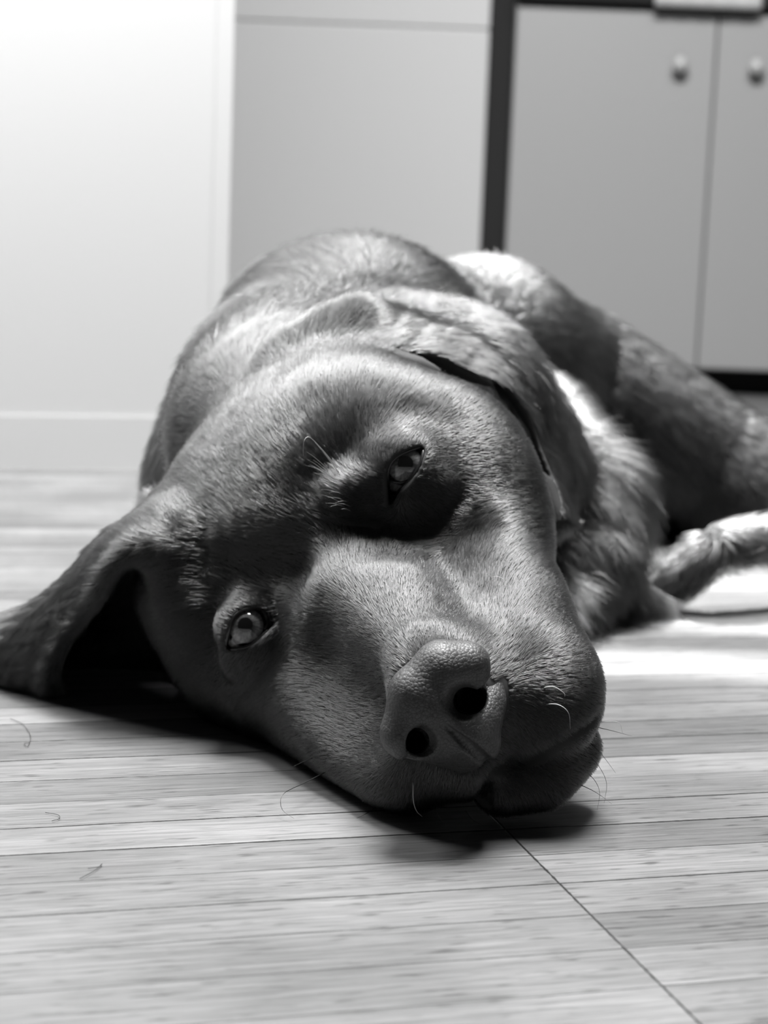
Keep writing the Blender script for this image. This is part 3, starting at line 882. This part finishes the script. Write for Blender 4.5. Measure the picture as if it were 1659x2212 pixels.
smooth_fn = lambda P: dog_sdf(P, False)
fine_fn = lambda P: dog_sdf(P, True)
MOUTH_PTS = np.vstack([MOUTH])
def face_ok(P):
    """no hair on the nose leather, in the eye openings or in the mouth line"""
    px, py, dd = project(P)
    ok = nose_sdf(P, True) > .0006
    ok &= nose_sdf(P+vec(np.array([0, -1.0, 0])*.003), True) > -.0005
    for c, poly in ((EYE_L, POLY_L), (EYE_R, POLY_R)):
        nearby = np.linalg.norm(P-c, axis=1) < .018
        ok &= ~(nearby & (poly_sd(px, py, poly) < 3))
        ok &= np.linalg.norm(P-c, axis=1) > EYE_RAD+.0009
    dm = np.min(np.linalg.norm(P[:, None, :]-MOUTH_PTS[None], axis=2), axis=1)
    ok &= dm > .0024
    ok &= P[:, 2] > .0012
    fold = np.full(len(P), 1.0)
    for dd_ in np.arange(.704, .775, .007):
        fold = np.minimum(fold, s_chain(P, [(W(x, y, dd_), r) for x, y, r in EAR_FOLD]))
    ok &= fold > .0012
    return ok

if WITH_FUR:
    def w_face(c):
        px, py, d = project(c)
        return ((d < .80) & (c[:, 2] > .001) & (py > 640) & (c[:, 0] > -.23)).astype(float)
    P, tot = tri_sample(DV, DF, 720000, w_face)
    P = P[face_ok(P)]
    px, py, dd = project(P)
    # coat length: velvet on the muzzle and lids, longer to the back of the skull and the ears
    ln = np.interp(dd, [.56, .60, .66, .72, .80], [.0028, .0036, .0060, .0082, .010])
    for c in (EYE_L, EYE_R):
        ln *= np.clip(np.linalg.norm(P-c, axis=1)/.026, .42, 1)
    ln *= np.clip(np.linalg.norm(P-W(1010, 970, .66), axis=1)/.035, .55, 1)
    wd = np.interp(dd, [.55, .80], [.000046, .000078])
    grow('fur', P, ln, wd, .27, .13, dog, smooth_fn, seed=3)
    print('face fur', len(P), tot)
    def w_body(c):
        px, py, d = project(c)
        return ((d >= .775) & (c[:, 2] > .001) & (px < 1800) & (py > 400)).astype(float)
    P, tot = tri_sample(DV, DF, 150000, w_body)
    grow('fur', P, np.where((project(P)[1] > 930) & (project(P)[0] > 1000) & (project(P)[0] < 1420), .026, .015), np.full(len(P), .00015), .26, .22, dog, smooth_fn, clump=.45, seed=11)
    print('body fur', len(P), tot)

# ------------------------------------------------------------------ whiskers and brow hairs
wh_dark = plain('whisker_dark', .02, .35, .5)
wh_pale = plain('whisker_pale', .45, .35, .5)
def whisker(path, rad, mat, nm='whisker'):
    P = resample([W(*p) for p in path], 14)
    tube(nm, P, np.linspace(rad, rad*.2, 14), mat, dog, seg=5)
WH = [
    ([(718, 1660, .625), (660, 1690, .605), (615, 1712, .592), (606, 1732, .588), (612, 1752, .586), (635, 1768, .583)], .00016, 0),
    ([(700, 1632, .63), (668, 1640, .622), (635, 1655, .615)], .00012, 0),
    ([(815, 1742, .60), (790, 1758, .594), (765, 1770, .590)], .00013, 0),
    ([(892, 1690, .575), (893, 1730, .571), (900, 1752, .572), (912, 1764, .574)], .00016, 1),
    ([(868, 1752, .598), (856, 1768, .594), (848, 1784, .590)], .00011, 0),
    ([(1240, 1690, .60), (1275, 1705, .592), (1300, 1720, .588), (1322, 1737, .584)], .00012, 0),
    ([(1250, 1660, .605), (1280, 1680, .60), (1295, 1710, .596), (1290, 1750, .594)], .00012, 0),
    ([(1262, 1625, .60), (1290, 1650, .595), (1310, 1690, .59), (1305, 1735, .588)], .00012, 0),
    ([(1285, 1570, .598), (1320, 1578, .60), (1365, 1590, .604)], .00012, 0),
    ([(1290, 1560, .598), (1335, 1560, .60), (1345, 1585, .60)], .0001, 1),
    ([(1270, 1600, .598), (1300, 1630, .594), (1330, 1670, .59)], .00012, 0),
    ([(1165, 1488, .577), (1195, 1483, .573), (1218, 1497, .573), (1220, 1505, .574)], .00015, 1),
    ([(1170, 1522, .577), (1205, 1522, .572), (1228, 1540, .571), (1232, 1575, .573)], .00015, 1),
    ([(1040, 1257, .628), (1075, 1245, .622), (1105, 1270, .62), (1122, 1310, .62), (1118, 1340, .621)], .00014, 1),
    ([(1105, 1360, .61), (1130, 1340, .604), (1150, 1318, .60), (1178, 1305, .597)], .00012, 0),
    ([(1170, 1372, .61), (1195, 1360, .604), (1222, 1352, .60)], .00012, 1),
    ([(1200, 1420, .60), (1240, 1412, .596), (1255, 1435, .594)], .00012, 0),
    ([(1205, 1440, .60), (1240, 1435, .594), (1268, 1437, .592)], .00012, 0),
    ([(1180, 1345, .62), (1205, 1330, .614), (1225, 1330, .61)], .0001, 1),
    ([(728, 1010, .648), (695, 970, .638), (668, 944, .632), (656, 955, .630), (655, 985, .632)], .00014, 1),
    ([(735, 1025, .648), (705, 985, .64), (680, 955, .636)], .00014, 1),
    ([(430, 1275, .69), (424, 1250, .686), (430, 1225, .684)], .00014, 1),
    ([(420, 1200, .70), (414, 1190, .696), (412, 1180, .695)], .00012, 1),
    ([(1140, 1005, .70), (1152, 990, .70), (1156, 972, .70)], .00014, 1),
    ([(940, 1745, .585), (950, 1768, .582), (965, 1788, .58)], .0001, 0),
    ([(1005, 1750, .585), (1020, 1770, .582), (1045, 1785, .58)], .0001, 0),
    ([(775, 1330, .60), (745, 1310, .59), (735, 1290, .586)], .00001, 0),
]
for path, r, pale in WH:
    if r > .00005: whisker(path, r*1.35, wh_pale if pale else wh_dark)
for k in range(26):          # the longer hairs of the brow over the left eye
    t = k/25
    bx, by = 700+70*t+RNG.normal(0, 6), 1015+90*t+RNG.normal(0, 8)
    ex, ey = bx-38+RNG.normal(0, 8), by-30+22*t+RNG.normal(0, 8)
    whisker([(bx+12, by+6, .652), ((bx+ex)/2, (by+ey)/2-4, .643), (ex, ey, .640)], .00010, wh_pale, 'brow_hair')

# ------------------------------------------------------------------ loose hairs on the floor
def loose(px, py, pts, label):
    P = resample([floor_at(px+x, py+y, .0006) for x, y in pts], 22)
    o = tube('loose_hair', P, .00011, wh_dark, None, seg=5)
    tag(o, label, 'hair', 'loose hairs shed on the floor')
loose(0, 0, [(22, 1552), (50, 1565), (66, 1590), (60, 1612), (52, 1606), (64, 1604)], 'small curled hair on the planks near the left edge below the ear')
loose(0, 0, [(98, 1755), (125, 1760), (128, 1768), (112, 1773)], 'short curled hair on the planks at lower left, left of the long whisker')
loose(0, 0, [(172, 1898), (205, 1880), (220, 1866), (214, 1872), (190, 1876)], 'thin bent hair on the pale planks, the lowest of the loose hairs at left')
